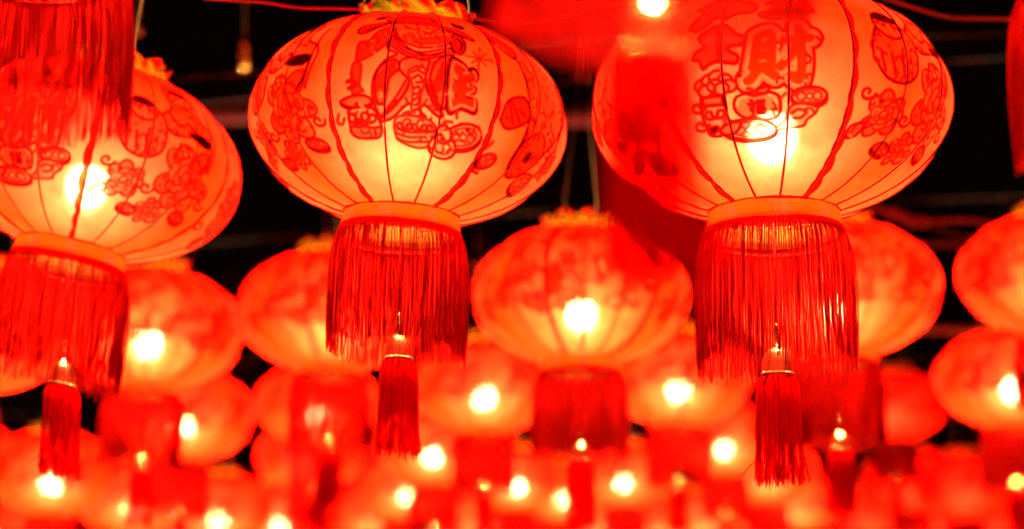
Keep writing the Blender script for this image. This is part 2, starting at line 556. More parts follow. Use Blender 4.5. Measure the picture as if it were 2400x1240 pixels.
def art_figure(a):
    """robed figure under a winged hat, cauldron, cut red character, coin, gourd and sparks"""
    # coat, sleeves
    a.fill(Z2([(770, 190), (800, 230), (890, 290), (990, 300), (1085, 260), (1090, 330), (1075, 480), (1060, 570), (1000, 560), (960, 450), (930, 360), (880, 450), (840, 560), (760, 640), (700, 560), (690, 440), (740, 350), (800, 310), (750, 280)]), .55, edge=.8)
    a.fill(Z2([(990, 360), (1030, 310), (1085, 300), (1085, 480), (1060, 570), (1010, 520), (980, 440)]), .85)
    a.fill(Z2([(700, 450), (720, 380), (790, 340), (820, 380), (770, 440), (755, 560), (715, 560)]), .85)
    a.fill(Z2([(590, 330), (600, 250), (650, 240), (700, 190), (780, 160), (770, 220), (720, 280), (650, 330), (600, 350)]), .95, edge=.5)
    a.fill(Z2([(575, 365), (620, 370), (620, 470), (635, 500), (590, 520), (575, 470)]), .95, edge=.4)
    # face, beard, hat
    a.fill(Z2([(775, 150), (860, 140), (960, 140), (1050, 150), (1075, 200), (1050, 240), (930, 265), (830, 240), (790, 195)]), .45, edge=.75)
    a.fill(Z2([(830, 205), (930, 215), (1060, 190), (1050, 225), (930, 245), (850, 235)]), .95, edge=.2)
    a.stroke(Z2([(830, 150), (860, 170), (890, 172)]), .012, .8); a.stroke(Z2([(925, 180), (965, 185), (990, 165)]), .012, .8); a.stroke(Z2([(885, 135), (905, 165), (900, 190)]), .010, .7)
    a.fill(Z2([(585, 190), (620, 155), (740, 140), (800, 120), (900, 95), (980, 100), (1020, 135), (1120, 145), (1190, 175), (1195, 190), (1110, 170), (1000, 145), (880, 140), (760, 145), (690, 170), (620, 200)]), .8, edge=.85, line=.3)
    a.fill(Z2([(740, 130), (820, 100), (930, 92), (975, 120), (860, 130)]), .6, line=.25)
    a.fill(Z2([(680, 115), (720, 103), (760, 105), (700, 122)]), .8, line=.8); a.fill(Z2([(1080, 105), (1140, 115), (1140, 135), (1090, 128)]), .8, line=.7)
    a.fill(Z2([(1090, 175), (1140, 190), (1155, 240), (1130, 275), (1090, 260), (1075, 220)]), .85, line=.3); a.stroke(Z2([(1105, 195), (1135, 215), (1130, 255)]), .02, .7)
    # collar folds
    for o in (0, 18, 36):
        a.stroke(Z2([(770 - o * .6, 215 + o), (830, 270 + o), (930, 290 + o), (1080, 250 + o)]), .014, .75)
    # robe front
    a.fill(Z2([(830, 340), (880, 320), (930, 330), (970, 330), (955, 440), (1000, 540), (1060, 600), (1030, 610), (960, 560), (930, 590), (880, 560), (800, 640), (730, 660), (800, 590), (860, 500), (870, 440), (820, 390)]), .7)
    a.fill(Z2([(865, 400), (900, 370), (950, 375), (950, 450), (930, 560), (960, 620), (900, 620), (895, 480)]), .3, edge=.6)
    for pts in ([(880, 400), (910, 385), (945, 400)], [(890, 430), (920, 410), (940, 440), (910, 450)], [(900, 480), (925, 470), (930, 500), (905, 510)], [(905, 540), (930, 520), (935, 550), (910, 565)],
                [(870, 460), (840, 530), (770, 610)], [(965, 450), (1000, 530), (1050, 590)], [(855, 445), (820, 520), (755, 620)], [(980, 430), (1020, 520)]):
        a.stroke(Z2(pts), .013, .7)
    for k, (x, y) in enumerate(((880, 620), (920, 600), (960, 625), (935, 650), (890, 660), (975, 665))):
        a.cloud(*Z2([(x, y)])[0], .09, flip=(-1) ** k)
    a.fill(Z2([(820, 640), (900, 620), (1000, 640), (1035, 690), (1030, 750), (960, 780), (880, 765), (830, 730)]), .65, edge=.55)
    for y in (690, 715, 740): a.stroke(Z2([(835, y), (900, y + 14), (1025, y)]), .014, .45, .9)
    for k in range(5): a.cloud(*Z2([(850 + 38 * k, 672)])[0], .07, flip=(-1) ** k)
    for k in range(5):
        t = k / 4
        a.stroke(Z2([(700 + 12 * k, 470 + 10 * k), (735 + 8 * k, 400 + 8 * k), (795, 352 + 9 * k)]), .010, .45, .8)
        a.stroke(Z2([(1000 + 14 * k, 500 - 8 * k), (1012 + 14 * k, 420), (1040 + 9 * k, 330 + 6 * k)]), .010, .45, .95)
        a.stroke(Z2([(610 + 30 * k, 190 - 8 * k), (625 + 30 * k, 178 - 8 * k), (640 + 30 * k, 186 - 9 * k)]), .010, .7, .8)
        a.stroke(Z2([(1030 + 28 * k, 160 + 5 * k), (1045 + 28 * k, 152 + 5 * k), (1060 + 26 * k, 166 + 5 * k)]), .010, .7, .8)
        a.stroke(Z2([(800 + 30 * k, 122 - 4 * k), (812 + 30 * k, 108 - 2 * k), (828 + 30 * k, 120 - 4 * k)]), .010, .7, .8)
    # cauldron
    a.fill(Z2([(520, 560), (560, 535), (620, 525), (670, 535), (690, 560), (660, 580), (570, 585)]), .75); a.stroke(Z2([(530, 572), (600, 600), (690, 575)]), .02, .7, .9)
    a.fill(Z2([(575, 595), (690, 590), (730, 640), (750, 690), (740, 740), (660, 740), (600, 720), (580, 660)]), .4)
    a.fill(Z2([(590, 690), (630, 670), (700, 690), (750, 690), (740, 740), (640, 742), (595, 715)]), .85, edge=.6)
    for k, (x, y) in enumerate(((600, 635), (650, 630), (630, 660), (690, 640))): a.cloud(*Z2([(x, y)])[0], .1, flip=(-1) ** k)
    a.stroke(Z2([(515, 620), (510, 660), (540, 670), (548, 640)]), .016, .6); a.stroke(Z2([(550, 455), (580, 450), (600, 475), (560, 490)]), .02, .6, .9)
    # cut red character with pale inner line
    blob = Z2([(1075, 320), (1130, 310), (1165, 335), (1160, 355), (1205, 335), (1235, 360), (1225, 395), (1185, 410), (1185, 430), (1220, 430), (1222, 455), (1180, 485), (1225, 490), (1238, 530), (1225, 565), (1150, 555), (1080, 575)])
    a.fill(blob, 1.0, edge=.85, w=.018)
    c = np.mean(np.array(blob), axis=0); inner = [(c[0] + (x - c[0]) * .84, c[1] + (y - c[1]) * .84) for x, y in blob]
    a.stroke(inner, .014, 0, .25, closed=True)
    for pts in ([(1095, 375), (1110, 390), (1100, 410)], [(1090, 425), (1125, 400)], [(1095, 480), (1110, 495), (1090, 500)]): a.stroke(Z2(pts), .018, 0, .3)
    a.spark(*Z2([(1235, 275)])[0], .17)
    for dx, dy in ((1, 0), (-1, 0), (0, 1), (0, -1)):
        x, y = Z2([(1133, 630)])[0]
        a.stroke([(x + dx * .05, y + dy * .06), (x + dx * .13, y + dy * .14)], .018, .3, .95, curve=False)
    a.coin(*Z2([(1178, 695)])[0], .24, .62, -.4)
    a.fill(circle(*Z2([(1072, 765)])[0], .16, .15), .5); a.fill(circle(*Z2([(1072, 700)])[0], .09, .11), .5); a.stroke(circle(*Z2([(1075, 765)])[0], .09, .08), .012, .5, closed=True)
    a.stroke(Z2([(1055, 650), (1075, 640), (1085, 670), (1060, 680)]), .014, .6)
    a.ornament(51, 130)
    a.wash()


def art_fish(a):
    """leaping carp with scales and fins, ribbon, knots and a coin"""
    a.X = a.X + .22
    a.fill([(-.45, -1.0), (-.05, -.95), (.25, -.7), (.5, -.3), (.55, .1), (.38, .5), (.25, .85), (.05, .95), (-.12, .75), (-.18, .35), (-.3, -.1), (-.35, -.55)], .6, w=.018)
    a.fill([(-.12, .45), (.15, .3), (.36, .5), (.25, .85), (.05, .95), (-.1, .78)], .85)
    a.fill(circle(.12, .62, .06), .1, w=.02); a.fill(circle(.12, .62, .025), .9, line=.9)
    for j in range(7):
        y = -.7 + .15 * j
        for k in range(4):
            x = -.24 + .17 * k + (.08 if j % 2 else 0)
            a.stroke([(x - .08, y), (x - .05, y + .09), (x, y + .11), (x + .05, y + .09), (x + .08, y)], .011, .15, .15)
    for k in range(8):
        a.stroke([(.2 + .03 * k, -.55 + .05 * k), (.35 + .02 * k, -.1 + .06 * k)], .010, .1, .15, curve=False)
    a.fill([(-.45, -1.05), (-.6, -.75), (-.4, -.5), (-.25, -.75)], .85, line=.2); a.fill([(-.35, .0), (-.6, .1), (-.62, .32), (-.45, .4), (-.22, .22)], .8, line=.15)
    for o in (0, .07, .14): a.stroke([(-.55 + o, .15), (-.42 + o, .34 - o)], .012, .7, curve=False)
    a.fill([(.5, -.4), (.75, -.55), (.85, -.2), (.7, .05), (.56, .0)], .8); a.stroke([(.58, -.05), (.72, -.3), (.8, -.2)], .014, .7)
    a.fill([(-.2, -1.3), (.1, -1.25), (.3, -1.0), (.0, -.95)], .8, line=.2)
    a.stroke([(-.75, .6), (-.72, .8), (-.6, .75), (-.55, .6)], .03, .2, .85); a.stroke([(-.85, .95), (-.7, .85), (-.55, 1.0), (-.35, 1.05)], .02, .5, .8)
    a.coin(-.42, .85, .12, .9); a.coin(.45, .95, .2, .8, .5); a.peony(.68, .55, .16, 5)
    for p in ((-.78, -.2), (.78, -.8)): a.spark(*p, .1)
    for k in range(5): a.stroke([(.3 + .05 * k, .2 + .1 * k), (.42 + .06 * k, .26 + .1 * k)], .012, .6, curve=False)
    a.X = a.X - .22
    a.ornament(52, 110)
    a.wash()


def art_peony(a):
    """peony, child figures and pots"""
    a.peony(.3, .28, .34, 2); a.peony(-.45, .55, .2, 4); a.peony(.05, .86, .16, 9)
    a.fill([(-.1, -.95), (.15, -1.05), (.35, -.9), (.4, -.6), (.6, -.45), (.55, -.2), (.25, -.25), (-.05, -.2), (-.2, -.4), (-.05, -.6)], .65)
    a.fill(circle(.12, -.8, .17, .15), .35); a.stroke([(.04, -.8), (.08, -.82)], .014, .8); a.stroke([(.17, -.8), (.21, -.82)], .014, .8); a.stroke([(.08, -.72), (.13, -.7), (.18, -.73)], .010, .7)
    a.fill([(-.02, -.92), (.05, -1.0), (.2, -1.0), (.26, -.9)], .9, line=.8)
    a.fill([(.2, -.3), (.5, -.34), (.62, -.25), (.4, -.2)], .8, line=.85)
    a.fill([(-.75, -.1), (-.6, -.4), (-.35, -.5), (-.15, -.3), (-.15, .05), (-.35, .2), (-.6, .15)], .6)
    a.fill(circle(-.45, -.42, .18, .16), .4); a.stroke([(-.52, -.42), (-.48, -.44)], .014, .8); a.stroke([(-.4, -.44), (-.36, -.42)], .014, .8)
    a.fill([(-.6, -.5), (-.5, -.6), (-.36, -.58), (-.32, -.48)], .9, line=.7)
    for k in range(4): a.stroke([(-.65 + .13 * k, -.08), (-.6 + .12 * k, .12)], .014, .6, .85)
    a.stroke([(-.1, -.5), (.05, -.35), (.2, -.42), (.35, -.3)], .016, .6, .9); a.stroke([(.55, -.8), (.6, -.5), (.7, -.3), (.62, .1)], .016, .6, .9)
    a.stroke([(.62, -.3), (.6, -.05), (.5, .1)], .02, .8)
    for p in ((-.75, .35), (.7, .5), (-.15, .55)): a.cloud(*p, .1)
    a.coin(.5, .78, .14, .6); a.coin(-.2, .92, .13, .6); a.fill([(-.75, .72), (-.6, .66), (-.62, .82), (-.72, .85)], .85)
    a.ornament(53, 120)
    a.wash()


def art_child(a):
    """child with a drum above a plate of fruit"""
    a.fill([(-.35, -.5), (-.1, -.75), (.25, -.7), (.4, -.4), (.38, .0), (.2, .15), (-.15, .12), (-.38, -.1)], .6)
    a.fill(circle(.0, -.75, .2, .18), .4); a.fill([(-.14, -.88), (-.05, -.98), (.1, -.98), (.17, -.86)], .9, line=.8)
    for x in (-.08, .07): a.stroke([(x - .03, -.75), (x + .03, -.76)], .014, .85)
    a.stroke([(-.05, -.65), (.01, -.62), (.07, -.66)], .012, .7)
    for k in range(6): a.stroke([(-.25 + .11 * k, -.35), (-.28 + .12 * k, .05)], .012, .35, .85)
    a.stroke([(-.35, -.3), (-.05, -.4), (.38, -.3)], .02, .6, .95)
    a.fill(circle(.5, -.5, .17, .2), .85); a.stroke(circle(.5, -.5, .1, .12), .014, .2, .2, closed=True)
    a.fill([(-.55, .45), (-.2, .3), (.25, .32), (.5, .5), (.35, .7), (-.4, .7)], .7)
    a.fill(circle(-.15, .35, .15), .55); a.fill(circle(.15, .36, .14), .8); a.peony(-.55, .2, .2, 12); a.peony(.58, .25, .2, 3)
    a.coin(-.15, .88, .2, .5); a.coin(.35, .86, .15, .5); a.cloud(-.7, .7, .12); a.cloud(.7, .75, .12, flip=-1)
    for p in ((-.65, -.45), (.72, -.1)): a.spark(*p, .11)
    a.ornament(54, 90)
    a.wash()


def art_dense(a, seed=31):
    """crowded all-over print: blossoms, coins, clouds and figures on an orange ground"""
    rng = random.Random(seed)
    n = np.sin(a.X * 9) * .03 + np.sin(a.X * 23 + 1) * .015
    a.ink = np.clip((0.56 + n - a.Y) / 0.08, 0, 1) * 0.28
    for k in range(46):
        x, y = rng.uniform(-.95, .95), rng.uniform(-1.1, .52)
        q = rng.random()
        if q < .3: a.bumpy(x, y, rng.uniform(.1, .22), rng.uniform(.1, .22), rng.randint(4, 7), k, rng.choice((.15, .5, .9, 1.0)), edge=.7)
        elif q < .5: a.peony(x, y, rng.uniform(.12, .2), k)
        elif q < .62: a.coin(x, y, rng.uniform(.09, .15), .7)
        elif q < .8: a.cloud(x, y, rng.uniform(.08, .14), flip=rng.choice((-1, 1)))
        elif q < .9: a.fill(circle(x, y, rng.uniform(.1, .22), rng.uniform(.06, .14), rng.uniform(0, 3)), rng.choice((.05, .1, .9)), edge=.5)
        else: a.stroke([(x, y), (x + rng.uniform(-.2, .2), y + .1), (x + rng.uniform(-.2, .2), y + .25)], .03, .5, .9)
    a.wash()
    # tape sewn along the ribs
    r = np.interp((a.Y * UNIT + ARC / 2), _arc, A * np.cos(_ph))
    th = a.X * UNIT / r
    for d, w in ((-10, .0035), (10, .0035), (-30, .007), (30, .007)):
        a.put(a.cov((np.abs(th - math.radians(d)) * r - w) / UNIT), 1.0, .35)


def panel_mesh(name, art, seed):
    nu, nv = 181, 291
    th = np.linspace(-math.pi / 6, math.pi / 6, nu)[None, :].repeat(nv, 0)
    v = np.linspace(0, 1, nv)[:, None].repeat(nu, 1)
    r, z = surf(th, v)
    X = th * r / UNIT; Y = (v - .5) * ARC / UNIT
    rng = np.random.RandomState(seed)
    # slack folds in the silk
    w = np.zeros_like(r)
    for _ in range(7):
        kx, ky, p = rng.uniform(-5, 5), rng.uniform(1, 6), rng.uniform(0, 6.28)
        w += np.sin(X * kx + Y * ky + p)
    d = (th + math.radians(10)) % math.radians(20) - math.radians(10)
    w *= 0.00060 * np.cos(d / math.radians(20) * math.pi) * np.sin(np.pi * v)
    r = r + w
    P = np.stack([r * np.sin(th), -r * np.cos(th), z], -1)
    me = grid_mesh(name, P, M_SILK_ORANGE if seed > 4 else M_SILK)
    a = Art(X, Y); art(a)
    set_attr(me, 'ink', a.ink); set_attr(me, 'line', a.line)
    return me


PANELS = {k: panel_mesh('fabric_panel_' + k, f, i) for i, (k, f) in enumerate(
    (('wealth', art_wealth), ('figure', art_figure), ('fish', art_fish), ('peony', art_peony), ('child', art_child), ('dense', art_dense), ('crowded', lambda a: art_dense(a, 77))))}
ORDER = ['figure', 'fish', 'wealth', 'peony', 'child', 'peony']     # going round to the right


def meridian(theta, off, n=29):
    v = np.linspace(0, 1, n)
    ph = np.interp(v * ARC, _arc, _ph)
    r = A * np.cos(ph); z = B * np.sin(ph)
    nx = np.cos(ph) / A; nz = np.sin(ph) / B; l = np.hypot(nx, nz)
    return r + off * nx / l, z + off * nz / l


def rib_mesh():
    mb = MB(); r, z = meridian(0, 0.0006)
    mb.tube([(0, -a, b) for a, b in zip(r, z)], 0.0019, 4)
    return mb.build('rib', M_RIB)


def seam_mesh(seed):
    rng = np.random.RandomState(seed)
    n = 120
    r, z = meridian(0, 0.0016, n)
    t = np.linspace(0, 1, n)
    wl = 0.0026 + 0.0018 * np.abs(np.sin(t * 60 + rng.uniform(0, 6))) * (np.sin(t * 9 + seed) > -.2)
    wr = 0.0034 + 0.0042 * np.abs(np.sin(t * 34 + rng.uniform(0, 6))) + 0.0035 * np.clip(np.sin(t * 7 + seed * 1.7), 0, 1)
    sgn = 1 if seed % 2 else -1
    if sgn < 0: wl, wr = wr, wl
    P = np.zeros((n, 3, 3))
    for k, w in enumerate((-wl, 0 * wl, wr)):
        th = w / r
        P[:, k] = np.stack([r * np.sin(th), -r * np.cos(th), z], -1)
    return grid_mesh('seam', P, M_SEAM)


RIB = rib_mesh()
SEAMS = [seam_mesh(s) for s in range(3)]

ZB = B * math.sin(PHI0)        # height of the rings above / below the middle


def band_mesh():
    nu, nv = 720, 30
    th = np.linspace(0, 2 * math.pi, nu, endpoint=False)[None, :].repeat(nv, 0)
    t = np.linspace(0, 1, nv)[:, None].repeat(nu, 1)
    r = 0.0905 + 0.0022 * t + 0.0006 * np.sin(th * 5) + 0.002 * np.cos(np.pi * t) ** 8 * (t > .5)
    z = -ZB + 0.003 - 0.0315 * t + 0.0008 * np.sin(th * 3 + 1)
    me = grid_mesh('bottom_band', np.stack([r * np.sin(th), -r * np.cos(th), z], -1), M_BAND, closed=True)
    # small luck stamps round the band
    per = 2 * math.pi / 8
    X = (((th - .28) + per / 2) % per - per / 2) * 0.09 / 0.012
    Y = (t - .62) * 0.030 / 0.012
    a = Art(X, Y)
    for s in ([(-.55, -.8), (-.42, -.65)], [(-.75, -.45), (-.3, -.5), (-.7, .1)], [(-.5, -.15), (-.5, .85)], [(-.1, -.75), (.7, -.78)], [(0, -.5), (.6, -.5), (.58, -.2), (0, -.2), (0, -.5)],
              [(-.05, .1), (.68, .1), (.65, .85), (-.02, .85), (-.05, .1)], [(.3, .1), (.3, .85)], [(0, .48), (.62, .48)]):
        a.stroke(s, .07, .9, curve=False)
    for sx in (-1, 1):
        a.stroke([(sx * 1.1, -.8), (sx * 1.3, 0), (sx * 1.1, .8)], .05, .5)
    set_attr(me, 'line', a.line)
    return me


def crown_mesh(seed):
    rng = np.random.RandomState(seed)
    nu, nv = 240, 14
    th = np.linspace(0, 2 * math.pi, nu, endpoint=False)[None, :].repeat(nv, 0)
    t = np.linspace(0, 1, nv)[:, None].repeat(nu, 1)
    k = 9
    lobe = np.abs(np.cos(th * k / 2)) ** .6
    h = 0.022 + 0.020 * lobe
    crink = sum(np.sin(th * rng.randint(7, 26) + t * rng.uniform(2, 9) + rng.uniform(0, 6)) for _ in range(6)) * 0.0010
    r = 0.0885 - 0.004 * np.sin(t * 2.2) + 0.007 * t ** 2.2 * lobe + crink * (t + .2)
    z = ZB - 0.004 + h * t - 0.006 * t ** 4 * lobe
    return grid_mesh('crown', np.stack([r * np.sin(th), -r * np.cos(th), z], -1), M_FOIL, closed=True)


ZC = -ZB - 0.0245     # top of the fringe collar


def collar_mesh():
    nu, nv = 360, 8
    th = np.linspace(0, 2 * math.pi, nu, endpoint=False)[None, :].repeat(nv, 0)
    t = np.linspace(0, 1, nv)[:, None].repeat(nu, 1)
    r = 0.0942 + 0.0035 * t + 0.0016 * np.sin(np.pi * t) + 0.0006 * np.sin(th * 120)
    z = ZC - 0.013 * t + 0.0015 * np.sin(th * 2)
    return grid_mesh('collar', np.stack([r * np.sin(th), -r * np.cos(th), z], -1), M_THREAD, closed=True)


def fringe_mesh(seed):
    rng = random.Random(seed)
    mb = MB(); n = 630
    sag = [rng.uniform(-1, 1) for _ in range(24)]
    for i in range(n):
        th = 2 * math.pi * i / n + rng.gauss(0, .0035)
        clump = sag[int(i / n * 24)] * .022 + math.sin(th * 9 + seed) * .014 + math.sin(th * 31 + seed) * .008
        L = 0.184 + rng.gauss(0, .0055) + .005 * math.sin(th * 3 + seed)
        if rng.random() < .04: L -= rng.uniform(.01, .05)
        rad = rng.uniform(.0005, .0008)
        bow = rng.gauss(0, .0022); ph = rng.uniform(0, 6.28); cur = rng.gauss(0, .0022)
        pts = []
        for s in (0, .06, .15, .32, .52, .72, .88, 1.0):
            r = 0.0968 + 0.0085 * min(1, s / .22) ** .6 + 0.002 * s + bow * math.sin(s * 3.0) + rng.gauss(0, .0003)
            dth = clump * s * s + (.018 * math.sin(s * 4 + ph) * s) * .6 + cur / .1 * max(0, s - .75) * 2
            a = th + dth
            pts.append((r * math.sin(a), -r * math.cos(a), ZC - 0.006 - L * s))
        mb.tube(pts, rad, 3, caps=False)
    return mb.build('fringe', M_THREAD)


ZT = -0.377            # where the tassel's brass cap ends


def tassel_meshes(seed):
    rng = random.Random(seed)
    out = {}
    mb = MB()
    prof = [(.0005, .0375), (.006, .0372), (.0125, .0345), (.0172, .029), (.0198, .0215), (.0207, .012), (.0210, .003), (.0214, .001), (.0210, -.001)]
    mb.lathe([(r, z + ZT) for r, z in prof], 32); out['cap'] = mb.build('cap', M_GOLD)
    mb = MB()
    mb.lathe([(r, z + ZT + .036) for r, z in ((.0045, 0), (.0060, .0018), (.0045, .0035), (.0028, .005), (.0028, .022), (.0038, .0225), (.0038, .0245), (.0024, .0255), (.0038, .027), (.0040, .0288), (.0022, .030), (.0036, .0315), (.0034, .0335), (.0005, .0345))], 16)
    out['stem'] = mb.build('stem', M_GOLD)
    mb = MB()
    for k in range(44):
        a = 2 * math.pi * k / 44
        c = Vector((.0216 * math.sin(a), -.0216 * math.cos(a), ZT + .0005)); b = len(mb.v)
        s = .0015
        mb.v += [c + Vector(d) * s for d in ((1, 0, 0), (-1, 0, 0), (0, 1, 0), (0, -1, 0), (0, 0, 1), (0, 0, -1))]
        mb.f += [tuple(b + i for i in f) for f in ((0, 2, 4), (2, 1, 4), (1, 3, 4), (3, 0, 4), (2, 0, 5), (1, 2, 5), (3, 1, 5), (0, 3, 5))]
    out['bead_ring'] = mb.build('bead_ring', M_GOLD)
    mb = MB()
    mb.lathe([(r, z + ZT) for r, z in ((.0208, -.0005), (.0222, -.002), (.0229, -.006), (.0226, -.010), (.0222, -.011))], 32); out['wrap'] = mb.build('wrap', M_THREAD)
    mb = MB()
    for i in range(190):
        th = rng.uniform(0, 6.283); ring = 1.0 if i < 125 else rng.uniform(.35, .95)
        L = .142 + rng.gauss(0, .004); ph = rng.uniform(0, 6.28); cur = rng.gauss(0, .004)
        if rng.random() < .08: cur *= 4
        pts = []
        for s in (0, .08, .25, .5, .75, .9, 1.0):
            wv = rng.gauss(0, .0008)
            r = wv + (.0226 + 0.0058 * min(1, s / .12) ** .7 + .0024 * s) * ring + .0012 * math.sin(5 * s + ph)
            a = th + .10 * math.sin(3 * s + ph) * s
            e = max(0, s - .72) * 3
            pts.append((r * math.sin(a) + cur * e, -r * math.cos(a) + cur * e * .5, ZT - .005 - L * s + abs(cur) * e * .6))
        mb.tube(pts, rng.uniform(.0006, .0009), 3, caps=False)
    out['strands'] = mb.build('strands', M_STRAND)
    # cord that carries the tassel
    mb = MB(); mb.tube([(0, 0, ZT + .068), (0.001, 0, -.27), (0, 0, -ZB - .012)], .0016, 6); out['cord'] = mb.build('cord', M_THREAD)
    mb = MB(); mb.tube([(-.091, 0, -ZB - .012), (0, 0, -ZB - .012), (.091, 0, -ZB - .012)], .0012, 5); out['cross_wire'] = mb.build('cross_wire', M_RIB)
    return out


BAND, COLLAR = band_mesh(), collar_mesh()
CROWNS = [crown_mesh(s) for s in range(2)]
FRINGES = [fringe_mesh(s) for s in range(3)]
TASSELS = [tassel_meshes(s) for s in range(2)]


def bulb_mesh(name, mat):
    mb = MB()
    prof = [(.0002, -.036), (.010, -.0345), (.019, -.030), (.026, -.021), (.029, -.010), (.0285, .000), (.0255, .010), (.0190, .017), (.0140, .020)]
    mb.lathe(prof, 14)
    return mb.build(name, mat)


M_BULB_DIM = bulb_material('bulb_glow_dim', BULB_POWER * 0.16)
BULBS = [bulb_mesh('bulb', M_BULB), bulb_mesh('bulb_soft', M_BULB_SOFT), bulb_mesh('bulb_dim', M_BULB_DIM)]
_m = MB(); _m.lathe([(.0005, .066), (.010, .066), (.0145, .060), (.0155, .030), (.0180, .019), (.0150, .017)], 14); SOCKET = _m.build('socket', M_SOCKET)
BULB_Z = -0.028
_m = MB(); _m.tube([(0, 0, .066), (0.002, 0, .12), (0, 0, ZB + .02 - BULB_Z)], .0022, 6); BULB_CORD = _m.build('bulb_cord', M_SOCKET)
HANG = 0.62            # hook height above the lantern's middle
_m = MB(); _m.tube([(-.0895, 0, ZB), (-.089, 0, ZB + .06), (-.052, 0, .36), (-.006, 0, HANG)], .0013, 5); HANGER = _m.build('hanger_wire', M_WIRE)


def part(name, me, parent, rz=0.0, loc=(0, 0, 0), kind=None):
    o = bpy.data.objects.new(name, me)
    COL.objects.link(o)
    o.parent = parent
    o.location = loc
    o.rotation_euler = (0, 0, rz)
    if kind: o['kind'] = kind
    return o


def make_lantern(center, spin, roll, sheer, bulb, idx, label, group, tassel=True, scale=1.0, fringe_len=1.0, dense=False):
    root = bpy.data.objects.new('red_lantern', None)
    COL.objects.link(root)
    root.empty_display_size = 0.1
    root.location = center
    root.rotation_euler = (0, math.radians(roll), 0)
    root.scale = (scale,) * 3
    k = -math.tan(math.radians(roll * .6))      # threads hang plumb although the lantern tilts
    hang = Matrix(((1, 0, k, -k * ZC), (0, 1, 0, 0), (0, 0, 1, 0), (0, 0, 0, 1)))
    k = -math.tan(math.radians(roll))
    plumb = Matrix(((1, 0, k, -k * ZC), (0, 1, 0, 0), (0, 0, 1, 0), (0, 0, 0, 1)))
    root['label'] = label; root['category'] = 'lantern'
    if group: root['group'] = group
    sp = math.radians(spin)
    for k in range(6):
        c = sp + math.radians(60 * k)
        p = part('fabric_panel', PANELS[('dense', 'crowded')[(k + idx) % 2] if dense else ORDER[k]], root, c); p['sheer'] = float(sheer)
        for d in (-10, 10, 30):
            part('rib', RIB, root, c + math.radians(d))
        part('seam', SEAMS[(k + idx) % 3], root, c + math.radians(30))
    part('bottom_band', BAND, root, sp + idx)
    part('crown', CROWNS[idx % 2], root, sp)
    f = part('fringe', FRINGES[idx % 3], root, sp + idx * 1.3, kind='stuff')
    f.matrix_parent_inverse = hang
    f.scale.z = fringe_len; f.location.z = (1 - fringe_len) * ZC
    part('collar', COLLAR, f)
    if tassel:
        T = TASSELS[idx % 2]
        t = part('tassel', T['strands'], root)
        t.matrix_parent_inverse = plumb
        for nme in ('cap', 'stem', 'bead_ring', 'wrap', 'cord'):
            part(nme, T[nme], t)
        part('cross_wire', T['cross_wire'], root)
    if bulb is not None:
        b = part('bulb', BULBS[bulb], root, 0, (0, 0, BULB_Z))
        part('socket', SOCKET, b); part('bulb_cord', BULB_CORD, b)
    for q in (0, math.pi):
        part('hanger_wire', HANGER, root, q + sp * .3 + .4)
    return root


# ------------------------------------------------------------------ paved street below, outside the view, added to bounce lantern light onto the tassels
def paving_material():
    m, nt, out = new_mat('pale_paving')
    L = nt.links.new
    p = N(nt, 'ShaderNodeBsdfPrincipled', Roughness=0.7)
    geo = N(nt, 'ShaderNodeTexCoord').outputs['Object']
    br = N(nt, 'ShaderNodeTexBrick', Scale=2.0); L(geo, br.inputs['Vector'])
    br.inputs['Color1'].default_value = (.42, .38, .34, 1); br.inputs['Color2'].default_value = (.36, .33, .30, 1); br.inputs['Mortar'].default_value = (.2, .18, .16, 1)
    L(br.outputs['Color'], p.inputs['Base Color']); L(p.outputs[0], out.inputs['Surface'])
    return m


_g = bpy.data.objects.new('ground', mesh_from('ground', [(-60, -40, 0), (60, -40, 0), (60, 90, 0), (-60, 90, 0)], [(0, 1, 2, 3)], paving_material(), False))
COL.objects.link(_g); _g['kind'] = 'structure'

